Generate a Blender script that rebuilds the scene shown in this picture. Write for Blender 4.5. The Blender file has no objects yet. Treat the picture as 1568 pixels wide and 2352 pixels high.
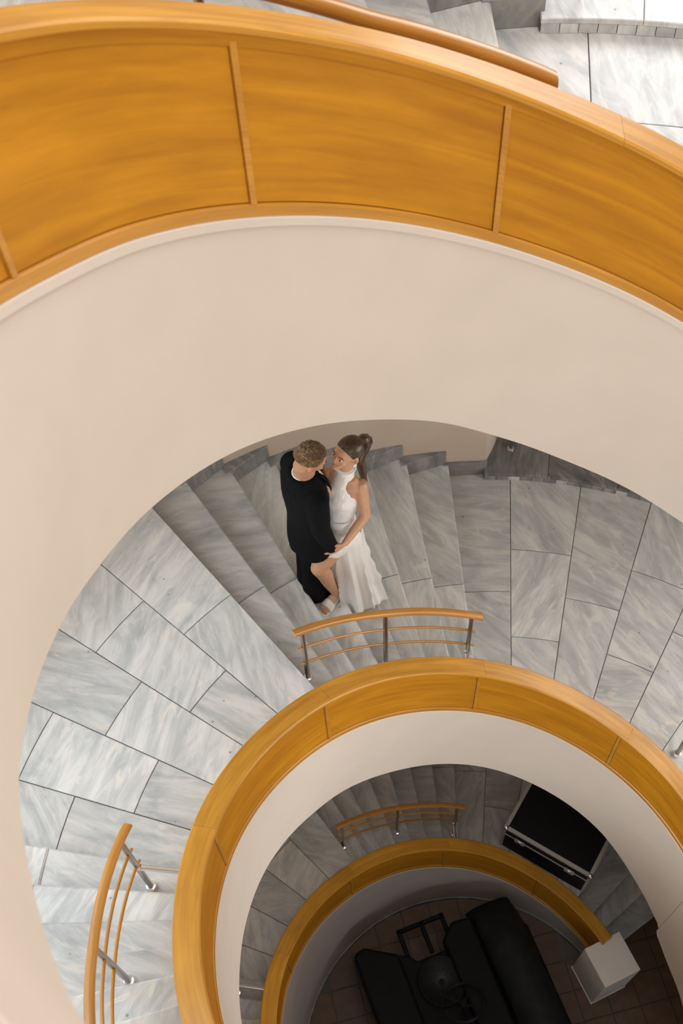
import bpy, bmesh, math, random
import numpy as np
from mathutils import Vector, Matrix
random.seed(7)
sc = bpy.context.scene
COL = sc.collection
PI = math.pi

# ------------------------------------------------------------------ camera
cam_d = bpy.data.cameras.new('camera')
cam_d.sensor_fit = 'VERTICAL'; cam_d.sensor_width = 24; cam_d.sensor_height = 36
cam_d.lens = 2744.3/2352*36
cam_d.clip_start = 0.02
cam = bpy.data.objects.new('camera', cam_d); COL.objects.link(cam)
T, RO = 1.0324, -0.0688
fw = Vector((0, math.cos(T), -math.sin(T))); up0 = Vector((0, math.sin(T), math.cos(T))); rt0 = Vector((1, 0, 0))
rt = rt0*math.cos(RO) + up0*math.sin(RO); up = -rt0*math.sin(RO) + up0*math.cos(RO)
CAM = Vector((-0.8594, -1.2905, 7.8344))
cam.matrix_world = Matrix(((rt.x, up.x, -fw.x, CAM.x), (rt.y, up.y, -fw.y, CAM.y), (rt.z, up.z, -fw.z, CAM.z), (0, 0, 0, 1)))
cam_d.dof.use_dof = True; cam_d.dof.focus_distance = 6.6; cam_d.dof.aperture_fstop = 4.0
sc.camera = cam

# ------------------------------------------------------------------ world, lights, exposure
wd = bpy.data.worlds.new('world'); sc.world = wd; wd.use_nodes = True
bg = wd.node_tree.nodes['Background']; bg.inputs[0].default_value = (0.75, 0.86, 1.0, 1); bg.inputs[1].default_value = 1.0
def area(name, loc, target, sx, sy, power, color, shape='RECTANGLE'):
    d = bpy.data.lights.new(name, 'AREA'); d.shape = shape; d.size = sx; d.size_y = sy; d.energy = power; d.color = color
    o = bpy.data.objects.new(name, d); COL.objects.link(o); o.location = loc
    o.rotation_euler = (Vector(target)-Vector(loc)).to_track_quat('-Z', 'Y').to_euler(); return o
def P3(r, a, z): return (r*math.cos(math.radians(a)), r*math.sin(math.radians(a)), z)
area('skylight_daylight', (0.3, 0.3, 10.0), (0.3, 0.3, 0), 4.6, 4.6, 190, (1.0, 0.95, 0.89), 'DISK')
area('bay_window_daylight', P3(5.6, 68, 6.1), P3(1.6, 215, 5.6), 2.6, 2.2, 100, (0.97, 0.98, 1.0))
area('middle_window_daylight', P3(4.5, 300, 4.6), P3(2.2, 125, 1.4), 5.6, 2.3, 160, (1.0, 0.95, 0.88))
area('left_window_daylight', P3(4.1, 164, 3.3), P3(1.5, 164, 1.0), 3.8, 1.9, 84, (0.88, 0.96, 1.0))
area('added_right_fill', P3(4.1, 22, 1.9), P3(2.6, 105, 0.9), 2.8, 1.6, 132, (1.0, 0.98, 0.96))  # added fill lamp, brightens the right landing and the couple's steps
area('added_lower_fill', P3(4.5, 264, 0.4), P3(1.6, 100, -1.8), 4.2, 2.2, 160, (0.97, 0.98, 0.97))  # added fill lamp, lifts the middle fascia and the lowest ring
area('added_ground_fill', P3(4.3, 290, -2.9), P3(1.6, 110, -3.2), 2.6, 1.6, 18, (0.95, 1.0, 0.96))  # weak fill lamp added near the ground for the lowest ring
sc.view_settings.view_transform = 'Standard'; sc.view_settings.look = 'None'
sc.view_settings.exposure = 0.12; sc.view_settings.gamma = 1.0; sc.view_settings.use_curve_mapping = False

# ------------------------------------------------------------------ materials
def new_mat(name):
    m = bpy.data.materials.new(name); m.use_nodes = True
    nt = m.node_tree; b = nt.nodes['Principled BSDF']; return m, nt, b
def N(nt, t, **k):
    n = nt.nodes.new(t)
    for a, v in k.items(): setattr(n, a, v)
    return n
def ramp(nt, fac, stops):
    r = N(nt, 'ShaderNodeValToRGB'); e = r.color_ramp.elements
    while len(e) < len(stops): e.new(0.5)
    for i, (p, c) in enumerate(stops): e[i].position = p; e[i].color = (*c, 1)
    nt.links.new(fac, r.inputs[0]); return r.outputs[0]
def mixc(nt, fac, a, b, mode='MIX'):
    m = N(nt, 'ShaderNodeMix', data_type='RGBA', blend_type=mode)
    if hasattr(fac, 'links'): nt.links.new(fac, m.inputs[0])
    else: m.inputs[0].default_value = fac
    for s, v in ((m.inputs[6], a), (m.inputs[7], b)):
        if hasattr(v, 'links'): nt.links.new(v, s)
        else: s.default_value = (*v, 1)
    return m.outputs[2]
def bump(nt, b, h, strength, dist=0.01):
    n = N(nt, 'ShaderNodeBump'); n.inputs['Strength'].default_value = strength; n.inputs['Distance'].default_value = dist
    nt.links.new(h, n.inputs['Height']); nt.links.new(n.outputs[0], b.inputs['Normal'])

def m_marble(name, lo, hi, vein, rough=0.38, pits=0.5):
    m, nt, b = new_mat(name); L = nt.links.new
    tc = N(nt, 'ShaderNodeTexCoord'); oi = N(nt, 'ShaderNodeObjectInfo')
    mul = N(nt, 'ShaderNodeMath', operation='MULTIPLY'); mul.inputs[1].default_value = 2.4; L(oi.outputs['Random'], mul.inputs[0])
    sub = N(nt, 'ShaderNodeMath', operation='SUBTRACT'); L(mul.outputs[0], sub.inputs[0]); sub.inputs[1].default_value = 0.2
    rot = N(nt, 'ShaderNodeVectorRotate', rotation_type='Z_AXIS'); L(tc.outputs['Object'], rot.inputs['Vector']); L(sub.outputs[0], rot.inputs['Angle'])
    off = N(nt, 'ShaderNodeMath', operation='MULTIPLY'); off.inputs[1].default_value = 57.0; L(oi.outputs['Random'], off.inputs[0])
    add = N(nt, 'ShaderNodeVectorMath', operation='ADD'); L(rot.outputs[0], add.inputs[0]); L(off.outputs[0], add.inputs[1])
    mp = N(nt, 'ShaderNodeMapping'); mp.inputs['Scale'].default_value = (1.7, 8.5, 1.7); L(add.outputs[0], mp.inputs[0])
    n1 = N(nt, 'ShaderNodeTexNoise'); n1.inputs['Scale'].default_value = 1.5; n1.inputs['Detail'].default_value = 9; n1.inputs['Roughness'].default_value = 0.62; n1.inputs['Distortion'].default_value = 0.7
    L(mp.outputs[0], n1.inputs['Vector'])
    base = ramp(nt, n1.outputs['Fac'], [(0.30, lo), (0.47, tuple((x+y)/2 for x, y in zip(lo, hi))), (0.62, hi)])
    mp2 = N(nt, 'ShaderNodeMapping'); mp2.inputs['Scale'].default_value = (1.2, 3.6, 1.2); mp2.inputs['Rotation'].default_value = (0, 0, 0.5); L(add.outputs[0], mp2.inputs[0])
    n2 = N(nt, 'ShaderNodeTexNoise'); n2.inputs['Scale'].default_value = 2.1; n2.inputs['Detail'].default_value = 7; n2.inputs['Distortion'].default_value = 2.2; L(mp2.outputs[0], n2.inputs['Vector'])
    vf = ramp(nt, n2.outputs['Fac'], [(0.57, (0, 0, 0)), (0.66, (.8, .8, .8)), (0.74, (0.15, .15, .15))])
    c2 = mixc(nt, vf, base, vein)
    n5 = N(nt, 'ShaderNodeTexNoise'); n5.inputs['Scale'].default_value = 1.6; n5.inputs['Detail'].default_value = 6; n5.inputs['Roughness'].default_value = 0.65; n5.inputs['Distortion'].default_value = 0.8
    mp5 = N(nt, 'ShaderNodeMapping'); mp5.inputs['Scale'].default_value = (1.5, 3.2, 1.5); mp5.inputs['Location'].default_value = (4, 9, 2); L(add.outputs[0], mp5.inputs[0]); L(mp5.outputs[0], n5.inputs['Vector'])
    c2 = mixc(nt, 1.0, c2, ramp(nt, n5.outputs['Fac'], [(0.33, (0.76, 0.78, 0.80)), (0.5, (0.98, 0.98, 0.97)), (0.68, (1.08, 1.06, 1.03))]), 'MULTIPLY')
    # whole-slab tone difference
    mr = N(nt, 'ShaderNodeMapRange'); L(oi.outputs['Random'], mr.inputs[0]); mr.inputs[3].default_value = 0.86; mr.inputs[4].default_value = 1.1
    c3 = mixc(nt, 1.0, c2, mr.outputs[0], 'MULTIPLY')
    # small dark chips
    v = N(nt, 'ShaderNodeTexVoronoi'); v.inputs['Scale'].default_value = 13; v.inputs['Randomness'].default_value = 1; L(add.outputs[0], v.inputs['Vector'])
    gt = N(nt, 'ShaderNodeSeparateColor'); L(v.outputs['Color'], gt.inputs[0])
    th = N(nt, 'ShaderNodeMath', operation='MULTIPLY'); L(gt.outputs[0], th.inputs[0]); th.inputs[1].default_value = 0.36
    th2 = N(nt, 'ShaderNodeMath', operation='SUBTRACT'); L(th.outputs[0], th2.inputs[0]); th2.inputs[1].default_value = 0.25
    lt = N(nt, 'ShaderNodeMath', operation='LESS_THAN'); L(v.outputs['Distance'], lt.inputs[0]); L(th2.outputs[0], lt.inputs[1])
    pm = N(nt, 'ShaderNodeMath', operation='MULTIPLY'); L(lt.outputs[0], pm.inputs[0]); pm.inputs[1].default_value = pits
    c4 = mixc(nt, pm.outputs[0], c3, (0.06, 0.055, 0.05))
    L(c4, b.inputs['Base Color']); b.inputs['Roughness'].default_value = rough
    n3 = N(nt, 'ShaderNodeTexNoise'); n3.inputs['Scale'].default_value = 60; n3.inputs['Detail'].default_value = 3; L(tc.outputs['Object'], n3.inputs['Vector'])
    bump(nt, b, n3.outputs['Fac'], 0.08, 0.004)
    return m
def m_wood(name, dark, light, rough, stretch=(1.0, 14.0), scale=2.2, coat=0.0, rand=True):
    m, nt, b = new_mat(name); L = nt.links.new
    tc = N(nt, 'ShaderNodeTexCoord'); oi = N(nt, 'ShaderNodeObjectInfo')
    off = N(nt, 'ShaderNodeMath', operation='MULTIPLY'); off.inputs[1].default_value = 31.0; L(oi.outputs['Random'], off.inputs[0])
    add = N(nt, 'ShaderNodeVectorMath', operation='ADD'); L(tc.outputs['UV'], add.inputs[0]); L(off.outputs[0], add.inputs[1])
    mp = N(nt, 'ShaderNodeMapping'); mp.inputs['Scale'].default_value = (stretch[0], stretch[1], 1); L(add.outputs[0], mp.inputs[0])
    n1 = N(nt, 'ShaderNodeTexNoise'); n1.inputs['Scale'].default_value = scale; n1.inputs['Detail'].default_value = 8; n1.inputs['Roughness'].default_value = 0.6; n1.inputs['Distortion'].default_value = 0.5
    L(mp.outputs[0], n1.inputs['Vector'])
    c = ramp(nt, n1.outputs['Fac'], [(0.32, dark), (0.66, light)])
    mp2 = N(nt, 'ShaderNodeMapping'); mp2.inputs['Scale'].default_value = (1.2, 3.0, 1); L(add.outputs[0], mp2.inputs[0])
    n2 = N(nt, 'ShaderNodeTexNoise'); n2.inputs['Scale'].default_value = 2.2; n2.inputs['Detail'].default_value = 4; L(mp2.outputs[0], n2.inputs['Vector'])
    f2 = ramp(nt, n2.outputs['Fac'], [(0.40, (0.72, 0.66, 0.60)), (0.62, (1.05, 1.05, 1.05))])
    c = mixc(nt, 0.38, c, f2, 'MULTIPLY')
    L(c, b.inputs['Base Color']); b.inputs['Roughness'].default_value = rough
    b.inputs['Coat Weight'].default_value = coat; b.inputs['Coat Roughness'].default_value = 0.18
    bump(nt, b, n1.outputs['Fac'], 0.06, 0.003)
    return m
def m_plain(name, col, rough=0.6, metal=0.0, var=0.06, scale=6.0, bmp=0.0, bscale=40, sheen=0.0, sss=0.0):
    m, nt, b = new_mat(name); L = nt.links.new
    tc = N(nt, 'ShaderNodeTexCoord'); n1 = N(nt, 'ShaderNodeTexNoise'); n1.inputs['Scale'].default_value = scale; n1.inputs['Detail'].default_value = 5
    L(tc.outputs['Object'], n1.inputs['Vector'])
    a = tuple(max(0, x*(1-var)) for x in col); c = tuple(min(1, x*(1+var)) for x in col)
    L(ramp(nt, n1.outputs['Fac'], [(0.35, a), (0.65, c)]), b.inputs['Base Color'])
    b.inputs['Roughness'].default_value = rough; b.inputs['Metallic'].default_value = metal
    if sheen: b.inputs['Sheen Weight'].default_value = sheen
    if sss: b.inputs['Subsurface Weight'].default_value = sss; b.inputs['Subsurface Radius'].default_value = (0.02, 0.008, 0.004); b.inputs['Subsurface Scale'].default_value = 0.3
    if bmp:
        n2 = N(nt, 'ShaderNodeTexNoise'); n2.inputs['Scale'].default_value = bscale; n2.inputs['Detail'].default_value = 4; L(tc.outputs['Object'], n2.inputs['Vector'])
        bump(nt, b, n2.outputs['Fac'], bmp, 0.004)
    return m
M = {}
M['marble'] = m_marble('grey_marble', (0.445, 0.46, 0.462), (0.69, 0.69, 0.675), (0.75, 0.705, 0.65))
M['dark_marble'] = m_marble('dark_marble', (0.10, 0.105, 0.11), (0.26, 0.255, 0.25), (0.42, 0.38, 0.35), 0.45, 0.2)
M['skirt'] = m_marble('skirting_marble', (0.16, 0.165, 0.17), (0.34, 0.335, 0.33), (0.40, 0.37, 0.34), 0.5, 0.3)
M['grout'] = m_plain('grout', (0.13, 0.115, 0.10), 0.9)
M['panel'] = m_wood('panel_wood', (0.46, 0.185, 0.008), (0.60, 0.262, 0.012), 0.5, (0.8, 9.0), 2.0, 0.0)
M['cap'] = m_wood('cap_wood', (0.47, 0.21, 0.018), (0.66, 0.32, 0.035), 0.45, (1.0, 16.0), 2.4, 0.05)
M['rail'] = m_wood('rail_wood', (0.44, 0.185, 0.03), (0.60, 0.28, 0.05), 0.35, (1.5, 40.0), 3.0, 0.25)
M['panel'].node_tree.nodes['Principled BSDF'].inputs['Specular IOR Level'].default_value = 0.25
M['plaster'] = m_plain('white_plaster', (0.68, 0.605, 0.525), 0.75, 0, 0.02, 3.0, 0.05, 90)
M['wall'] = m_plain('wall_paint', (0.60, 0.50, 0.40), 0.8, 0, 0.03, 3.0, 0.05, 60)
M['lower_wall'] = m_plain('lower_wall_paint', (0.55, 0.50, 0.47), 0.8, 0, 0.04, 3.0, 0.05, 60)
M['steel'] = m_plain('brushed_steel', (0.42, 0.40, 0.38), 0.32, 1.0, 0.08, 30)
M['chrome'] = m_plain('chrome', (0.90, 0.90, 0.91), 0.22, 1.0, 0.02)
M['tile'] = m_plain('brown_tile', (0.12, 0.062, 0.030), 0.55, 0, 0.14, 9.0, 0.06, 50)
M['black_panel'] = m_plain('black_case_laminate', (0.010, 0.010, 0.012), 0.6, 0, 0.1, 20, 0.05, 120)
M['alu'] = m_plain('aluminium_edge', (0.55, 0.56, 0.53), 0.4, 0.35, 0.06)
M['vehicle'] = m_plain('black_paint', (0.005, 0.005, 0.006), 0.6, 0, 0.2, 8, 0.05, 40)
M['vehicle_grey'] = m_plain('dark_grey_metal', (0.02, 0.02, 0.02), 0.4, 0.3, 0.2, 10)
M['vehicle_guard'] = m_plain('mudguard_paint', (0.016, 0.0175, 0.019), 0.6, 0, 0.2, 8)
for q_ in ('vehicle', 'vehicle_guard', 'vehicle_grey', 'black_panel'): M[q_].node_tree.nodes['Principled BSDF'].inputs['Specular IOR Level'].default_value = 0.15
M['white_paint'] = m_plain('white_pedestal_paint', (0.88, 0.83, 0.77), 0.6, 0, 0.03)

# ------------------------------------------------------------------ mesh helpers
def link(o, parent=None):
    COL.objects.link(o)
    if parent is not None: o.parent = parent
    return o
def tag(o, label=None, cat=None, group=None, kind=None):
    for k, v in (('label', label), ('category', cat), ('group', group), ('kind', kind)):
        if v: o[k] = v
    return o
def empty(name, loc=(0, 0, 0)):
    o = bpy.data.objects.new(name, None); COL.objects.link(o); o.location = loc; o.empty_display_size = 0.1; return o
def mobj(name, V, F, mat, parent=None, smooth=None, uv=None, loc=None):
    me = bpy.data.meshes.new(name); me.from_pydata([tuple(v) for v in V], [], F)
    if uv is not None:
        ul = me.uv_layers.new(name='UVMap')
        for lp in me.loops: ul.data[lp.index].uv = uv[lp.vertex_index]
    me.materials.append(mat)
    if smooth is not None:
        me.polygons.foreach_set('use_smooth', [True]*len(me.polygons)); me.set_sharp_from_angle(angle=math.radians(smooth))
    me.update()
    o = bpy.data.objects.new(name, me); link(o, parent)
    if loc is not None: o.location = loc
    return o
def sector(name, r0, r1, a0, a1, z0, z1, mat, parent=None, c=0.004, n=None, gap=0.0, local=True):
    """solid piece of a ring, top edges chamfered; gap trims every side"""
    n = n or max(2, int(abs(a1-a0)/2.5)+1)
    r0 += gap; r1 -= gap; rm = (r0+r1)/2; da = math.degrees(gap/rm); a0 += da; a1 -= da
    am = math.radians((a0+a1)/2); O = Vector((rm*math.cos(am), rm*math.sin(am), z1)) if local else Vector((0, 0, 0))
    V = []; F = []
    def ring(i, z):
        ra, rb = r0+i, r1-i
        for k in range(n+1):
            t = k/n; A = a0+(a1-a0)*t
            sh = math.degrees(i)*(1-2*t)
            for r in (ra, rb):
                A2 = math.radians(A + sh/r); V.append((r*math.cos(A2)-O.x, r*math.sin(A2)-O.y, z-O.z))
    ring(0, z0); ring(0, z1-c); ring(c, z1)
    s = 2*(n+1)
    def loop(b):
        return [b+2*k for k in range(n+1)] + [b+2*k+1 for k in range(n, -1, -1)]
    l0, l1, l2 = loop(0), loop(s), loop(2*s)
    for A, B in ((l0, l1), (l1, l2)):
        m = len(A)
        for i in range(m): j = (i+1) % m; F.append((A[j], A[i], B[i], B[j]))
    for k in range(n):
        F.append((2*s+2*k, 2*s+2*k+1, 2*s+2*k+3, 2*s+2*k+2)); F.append((2*k+1, 2*k, 2*k+2, 2*k+3))
    o = mobj(name, V, F, mat, parent)
    if local: o.location = O
    return o
def sweep(name, prof, a0, a1, mat, parent=None, step=1.5, smooth=35, closed=True):
    """prof: loop of (r, z_of_theta); angles in continuous degrees"""
    n = max(1, int(math.ceil((a1-a0)/step))); V = []; F = []; UV = []; m = len(prof)
    for k in range(n+1):
        A = a0+(a1-a0)*k/n; ca, sa = math.cos(math.radians(A)), math.sin(math.radians(A)); d = 0; pr = None
        for r, f in prof:
            z = f(A); V.append((r*ca, r*sa, z))
            if pr: d += math.hypot(r-pr[0], z-pr[1])
            pr = (r, z); UV.append((math.radians(A)*1.65, d))
    for k in range(n):
        for i in range(m if closed else m-1):
            j = (i+1) % m; F.append((k*m+i, k*m+j, (k+1)*m+j, (k+1)*m+i))
    if closed and m > 2:
        F.append(tuple(range(m-1, -1, -1))); F.append(tuple(n*m+i for i in range(m)))
    return mobj(name, V, F, mat, parent, smooth, UV)
def boxv(c, s, rz=0, ax=None):
    """8 verts of a box; c centre, s full size"""
    out = []
    for dz in (-1, 1):
        for dx, dy in ((-1, -1), (1, -1), (1, 1), (-1, 1)):
            x, y = dx*s[0]/2, dy*s[1]/2
            out.append((c[0]+x*math.cos(rz)-y*math.sin(rz), c[1]+x*math.sin(rz)+y*math.cos(rz), c[2]+dz*s[2]/2))
    return out
BF = [(3, 2, 1, 0), (4, 5, 6, 7), (0, 1, 5, 4), (1, 2, 6, 5), (2, 3, 7, 6), (3, 0, 4, 7)]
def box(name, c, s, mat, parent=None, rz=0, bev=0.0, seg=2):
    o = mobj(name, boxv((0, 0, 0), s), BF, mat, parent); o.location = c; o.rotation_euler = (0, 0, rz)
    if bev:
        b = o.modifiers.new('bevel', 'BEVEL'); b.width = bev; b.segments = seg
    return o
def tube_v(pts, rad, n=10, V=None, F=None, cap=True):
    """tube through points; rad scalar or list"""
    V = [] if V is None else V; F = [] if F is None else F; b = len(V)
    pts = [Vector(p) for p in pts]; m = len(pts)
    if not hasattr(rad, '__len__'): rad = [rad]*m
    t0 = (pts[1]-pts[0]).normalized(); ref = Vector((0, 0, 1)) if abs(t0.z) < .9 else Vector((1, 0, 0)); x = t0.cross(ref).normalized()
    for i, p in enumerate(pts):
        t = (pts[min(i+1, m-1)]-pts[max(i-1, 0)]).normalized(); x = (x-t*x.dot(t)).normalized(); y = t.cross(x)
        for k in range(n):
            a = 2*PI*k/n; V.append(tuple(p+(x*math.cos(a)+y*math.sin(a))*rad[i]))
    for i in range(m-1):
        for k in range(n):
            j = (k+1) % n; F.append((b+i*n+k, b+i*n+j, b+(i+1)*n+j, b+(i+1)*n+k))
    if cap: F.append(tuple(b+k for k in range(n-1, -1, -1))); F.append(tuple(b+(m-1)*n+k for k in range(n)))
    return V, F
def tube(name, pts, rad, mat, parent=None, n=10):
    V, F = tube_v(pts, rad, n); return mobj(name, V, F, mat, parent, 40)

# ------------------------------------------------------------------ stair geometry (angles about the axis of the well, metres)
H = 0.155
ZG = -5.15
RI, RO_, RW = 1.62, 1.70, 3.67
capK = [(30, -4.16), (33, -4.12), (48, -3.94), (62, -3.72), (73, -3.5), (84, -3.28), (95, -3.09), (108, -2.86), (120, -2.67), (131, -2.48), (145, -2.19), (155, -2.0), (165, -1.79), (180, -1.58), (200, -1.28), (380, -0.24),
        (405, .14), (417, .32), (426, .46), (436, .63), (445, .78), (454, .935), (462, 1.07), (474, 1.28), (486, 1.48), (500, 1.71), (512, 1.93), (519, 2.07), (527, 2.22), (536, 2.38), (544, 2.52), (552, 2.68), (560, 2.86), (575, 3.08), (740, 4.08),
        (798, 5.04), (812, 5.27), (821, 5.43), (833, 5.65), (845, 5.87), (857, 6.09), (869, 6.30), (875, 6.39), (890, 6.66), (905, 6.93), (920, 7.2), (935, 7.46), (945, 7.60), (956, 7.70), (1100, 7.70)]
fbK = [(30, ZG), (217.9, ZG), (218, -2.95), (300, -2.75), (363, -2.60), (375.4, -2.65), (383.4, -2.50), (383.6, -2.32), (387, -2.27), (398, -2.025), (411, -1.65), (422, -1.42), (434, -1.185), (444, -.98), (451, -.855), (462, -.68), (472, -.53), (480, -.375), (488, -.22), (497, -.09), (507, .119), (517, .32), (526, .459), (534, .575), (541, .66), (551, .874), (560, 1.05), (600, 1.5), (740, 2.4),
       (783, 2.934), (790, 3.054), (804, 3.283), (817, 3.547), (824.5, 3.72), (833, 3.876), (843, 4.068), (853, 4.25), (860, 4.371), (867, 4.483), (886, 4.80), (900, 5.09), (910, 5.318), (916, 5.48), (925, 5.676), (932, 5.885), (936, 6.029), (940, 6.19), (946, 6.3), (1100, 6.3)]
def interp(K):
    xs = np.array([k[0] for k in K], float); ys = np.array([k[1] for k in K], float)
    return lambda A: float(np.interp(A, xs, ys))
def smoothed(f, w): return lambda A: (f(A-w)+2*f(A-w/2)+2*f(A)+2*f(A+w/2)+f(A+w))/8
ZCAP = smoothed(interp(capK), 5.0)
ZFBr = interp(fbK); ZFBs = smoothed(ZFBr, 4.0)
def ZFB(A): return ZFBr(A) if (A < 222 or 378 < A < 390) else ZFBs(A)
WH = 0.654
def off(f, d): return lambda A: f(A)+d

# the floors of each storey: (base z, first nose, nose step, second-flight start, landing edge)
ST = {'C': (-26*H, 88.5, 5.07, 165.3, 48.2), 'B': (0.0, 91.0, 5.214, 168.2, 48.4), 'A': (26*H, 90.5, 5.25, 168.0, 48.2)}

# ---- outer wall, ground floor, ceiling
def struct(o): o['kind'] = 'structure'; return o
def ring_wall(name, r0, r1, a0, a1, z0, z1, mat):
    full = (a1-a0) >= 359.9
    o = sweep(name, [(r0, lambda A: z0), (r1, lambda A: z0), (r1, lambda A: z1), (r0, lambda A: z1)], a0, a1, mat, None, 3.0, 40)
    return struct(o)
OPA0, OPA1 = 50.0, 86.0
# outer wall: a stack of rings left open at windows, bays and openings added for the fill lamps; every opening is (angle from, to, z from, to)
OPEN = [(OPA0, OPA1, 0.0, 2.75), (OPA0, OPA1, 26*H, 26*H+2.6), (248, 350, 3.4, 5.6), (235, 335, 7.3, 9.5), (134, 194, 2.3, 4.2), (2, 44, 1.1, 2.2), (232, 305, -0.75, 1.6), (270, 310, -4.0, -1.9)]
zs_ = sorted({ZG-.1, 10.2} | {z for q in OPEN for z in q[2:]})
for z0, z1 in zip(zs_[:-1], zs_[1:]):
    cut = sorted([q[:2] for q in OPEN if q[2] <= z0+1e-6 and q[3] >= z1-1e-6])
    if not cut: ring_wall('wall_outer', RW, RW+.28, 0, 360, z0, z1, M['wall'])
    for i, c in enumerate(cut):
        e1 = cut[i+1][0] if i+1 < len(cut) else cut[0][0]+360
        if e1-c[1] > .1: ring_wall('wall_outer', RW, RW+.28, c[1], e1, z0, z1, M['wall'])
for wn, (a0, a1, z0, z1) in zip(('window_2', 'window_3', 'window_4', 'added_window_5', 'added_window_6', 'added_window_7'), OPEN[2:]):  # right, lower and ground-level windows are added, unseen, around the fill lamps
    w = struct(empty(wn)); nq = 5; da = (a1-a0)/nq
    for q in range(nq+1):
        sector('window_frame', RW+.1, RW+.17, a0+da*q-.5, a0+da*q+.5, z0, z1, M['white_paint'], w, .003, 1)
    for zz in (z0, z1-.07): sector('window_frame', RW+.1, RW+.17, a0, a1, zz, zz+.07, M['white_paint'], w, .003, 20)
# top ceiling: a ring around the round skylight
struct(sweep('ceiling', [(2.7, lambda A: 10.2), (RW+.28, lambda A: 10.2), (RW+.28, lambda A: 10.4), (2.7, lambda A: 10.4)], 0, 360, M['plaster'], None, 5))

# ---- ground floor of brown tiles
gf = struct(mobj('floor', boxv((0, 0, ZG-.06), (8.6, 8.6, .09)), BF, M['grout']))
ta = math.radians(10.6); ts = 0.30
ux, uy = Vector((math.cos(ta), math.sin(ta), 0)), Vector((-math.sin(ta), math.cos(ta), 0))
o0 = Vector((-1.253, .48, 0))
tile_me = None
for i in range(-8, 22):
    for j in range(-14, 16):
        c = o0+ux*(i+.5)*ts+uy*(j+.5)*ts
        rr = math.hypot(c.x, c.y); aa = math.degrees(math.atan2(c.y, c.x))
        if (rr < 1.62 and c.y > -.75) or (1.5 < rr < 3.2 and -22 < aa < 34):
            if tile_me is None:
                q = ts/2-.003
                V = boxv((0, 0, -.008), (2*q, 2*q, .016)); tp = boxv((0, 0, 0), (2*q-.006, 2*q-.006, .004))
                t = mobj('floor_tile', V[:4]+tp[:4]+tp[4:], [(0, 1, 5, 4), (1, 2, 6, 5), (2, 3, 7, 6), (3, 0, 4, 7), (4, 5, 9, 8), (5, 6, 10, 9), (6, 7, 11, 10), (7, 4, 8, 11), (8, 9, 10, 11)], M['tile'], gf); tile_me = t.data
            else:
                t = bpy.data.objects.new('floor_tile', tile_me); link(t, gf)
            t.location = (c.x, c.y, ZG-.002); t.rotation_euler = (0, 0, ta)

# ---- landings: wedge-shaped marble slabs on a dark bed
def landing(a0, a1, z, nw, first, flip, r0=RO_+.005, r1=RW):
    f = struct(sector('floor', r0, r1, a0, a1, z-.16, z-.010, M['grout'], None, 0.001, 14, 0, False))
    cuts = ([2.635], [2.99, 2.275])
    for i in range(nw):
        w0 = a0+(a1-a0)*i/nw; w1 = a0+(a1-a0)*(i+1)/nw
        rs = [r0]+sorted(cuts[(i+flip) % 2])+[r1]
        for k in range(len(rs)-1):
            s = sector('marble_slab', rs[k], rs[k+1], w0, w1, z-.03, z+random.uniform(-.0012, .0012), M['marble'], f, .0025, 4, .0024)
    return f
def flight(name, label, noses, zs, aend, drop, mat=None, split=2.63, r0=RO_+.005, r1=RW, group=None, sp=True):
    """noses: ascending angles; zs: tread heights; each tread reaches the next nose (aend for the last); riser below every nose"""
    e = empty(name); tag(e, label, 'stairs', group)
    for i, a in enumerate(noses):
        b = noses[i+1] if i+1 < len(noses) else aend
        z = zs[i]; over = .7
        if b-a > .1:
            for q0, q1 in ((r0, split+random.uniform(-.03, .03)*(i % 2)), (None, r1)):
                if q0 is None: q0 = last
                last = q1
                sector('tread_slab', q0, q1, a-over, b+.6, z-.04, z, M['marble'], e, .010, 3, .0015)
        sector('riser', r0, r1, a, a+.5, z-drop, z-.04, M['marble'], e, .001, 3)
    return e

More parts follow.
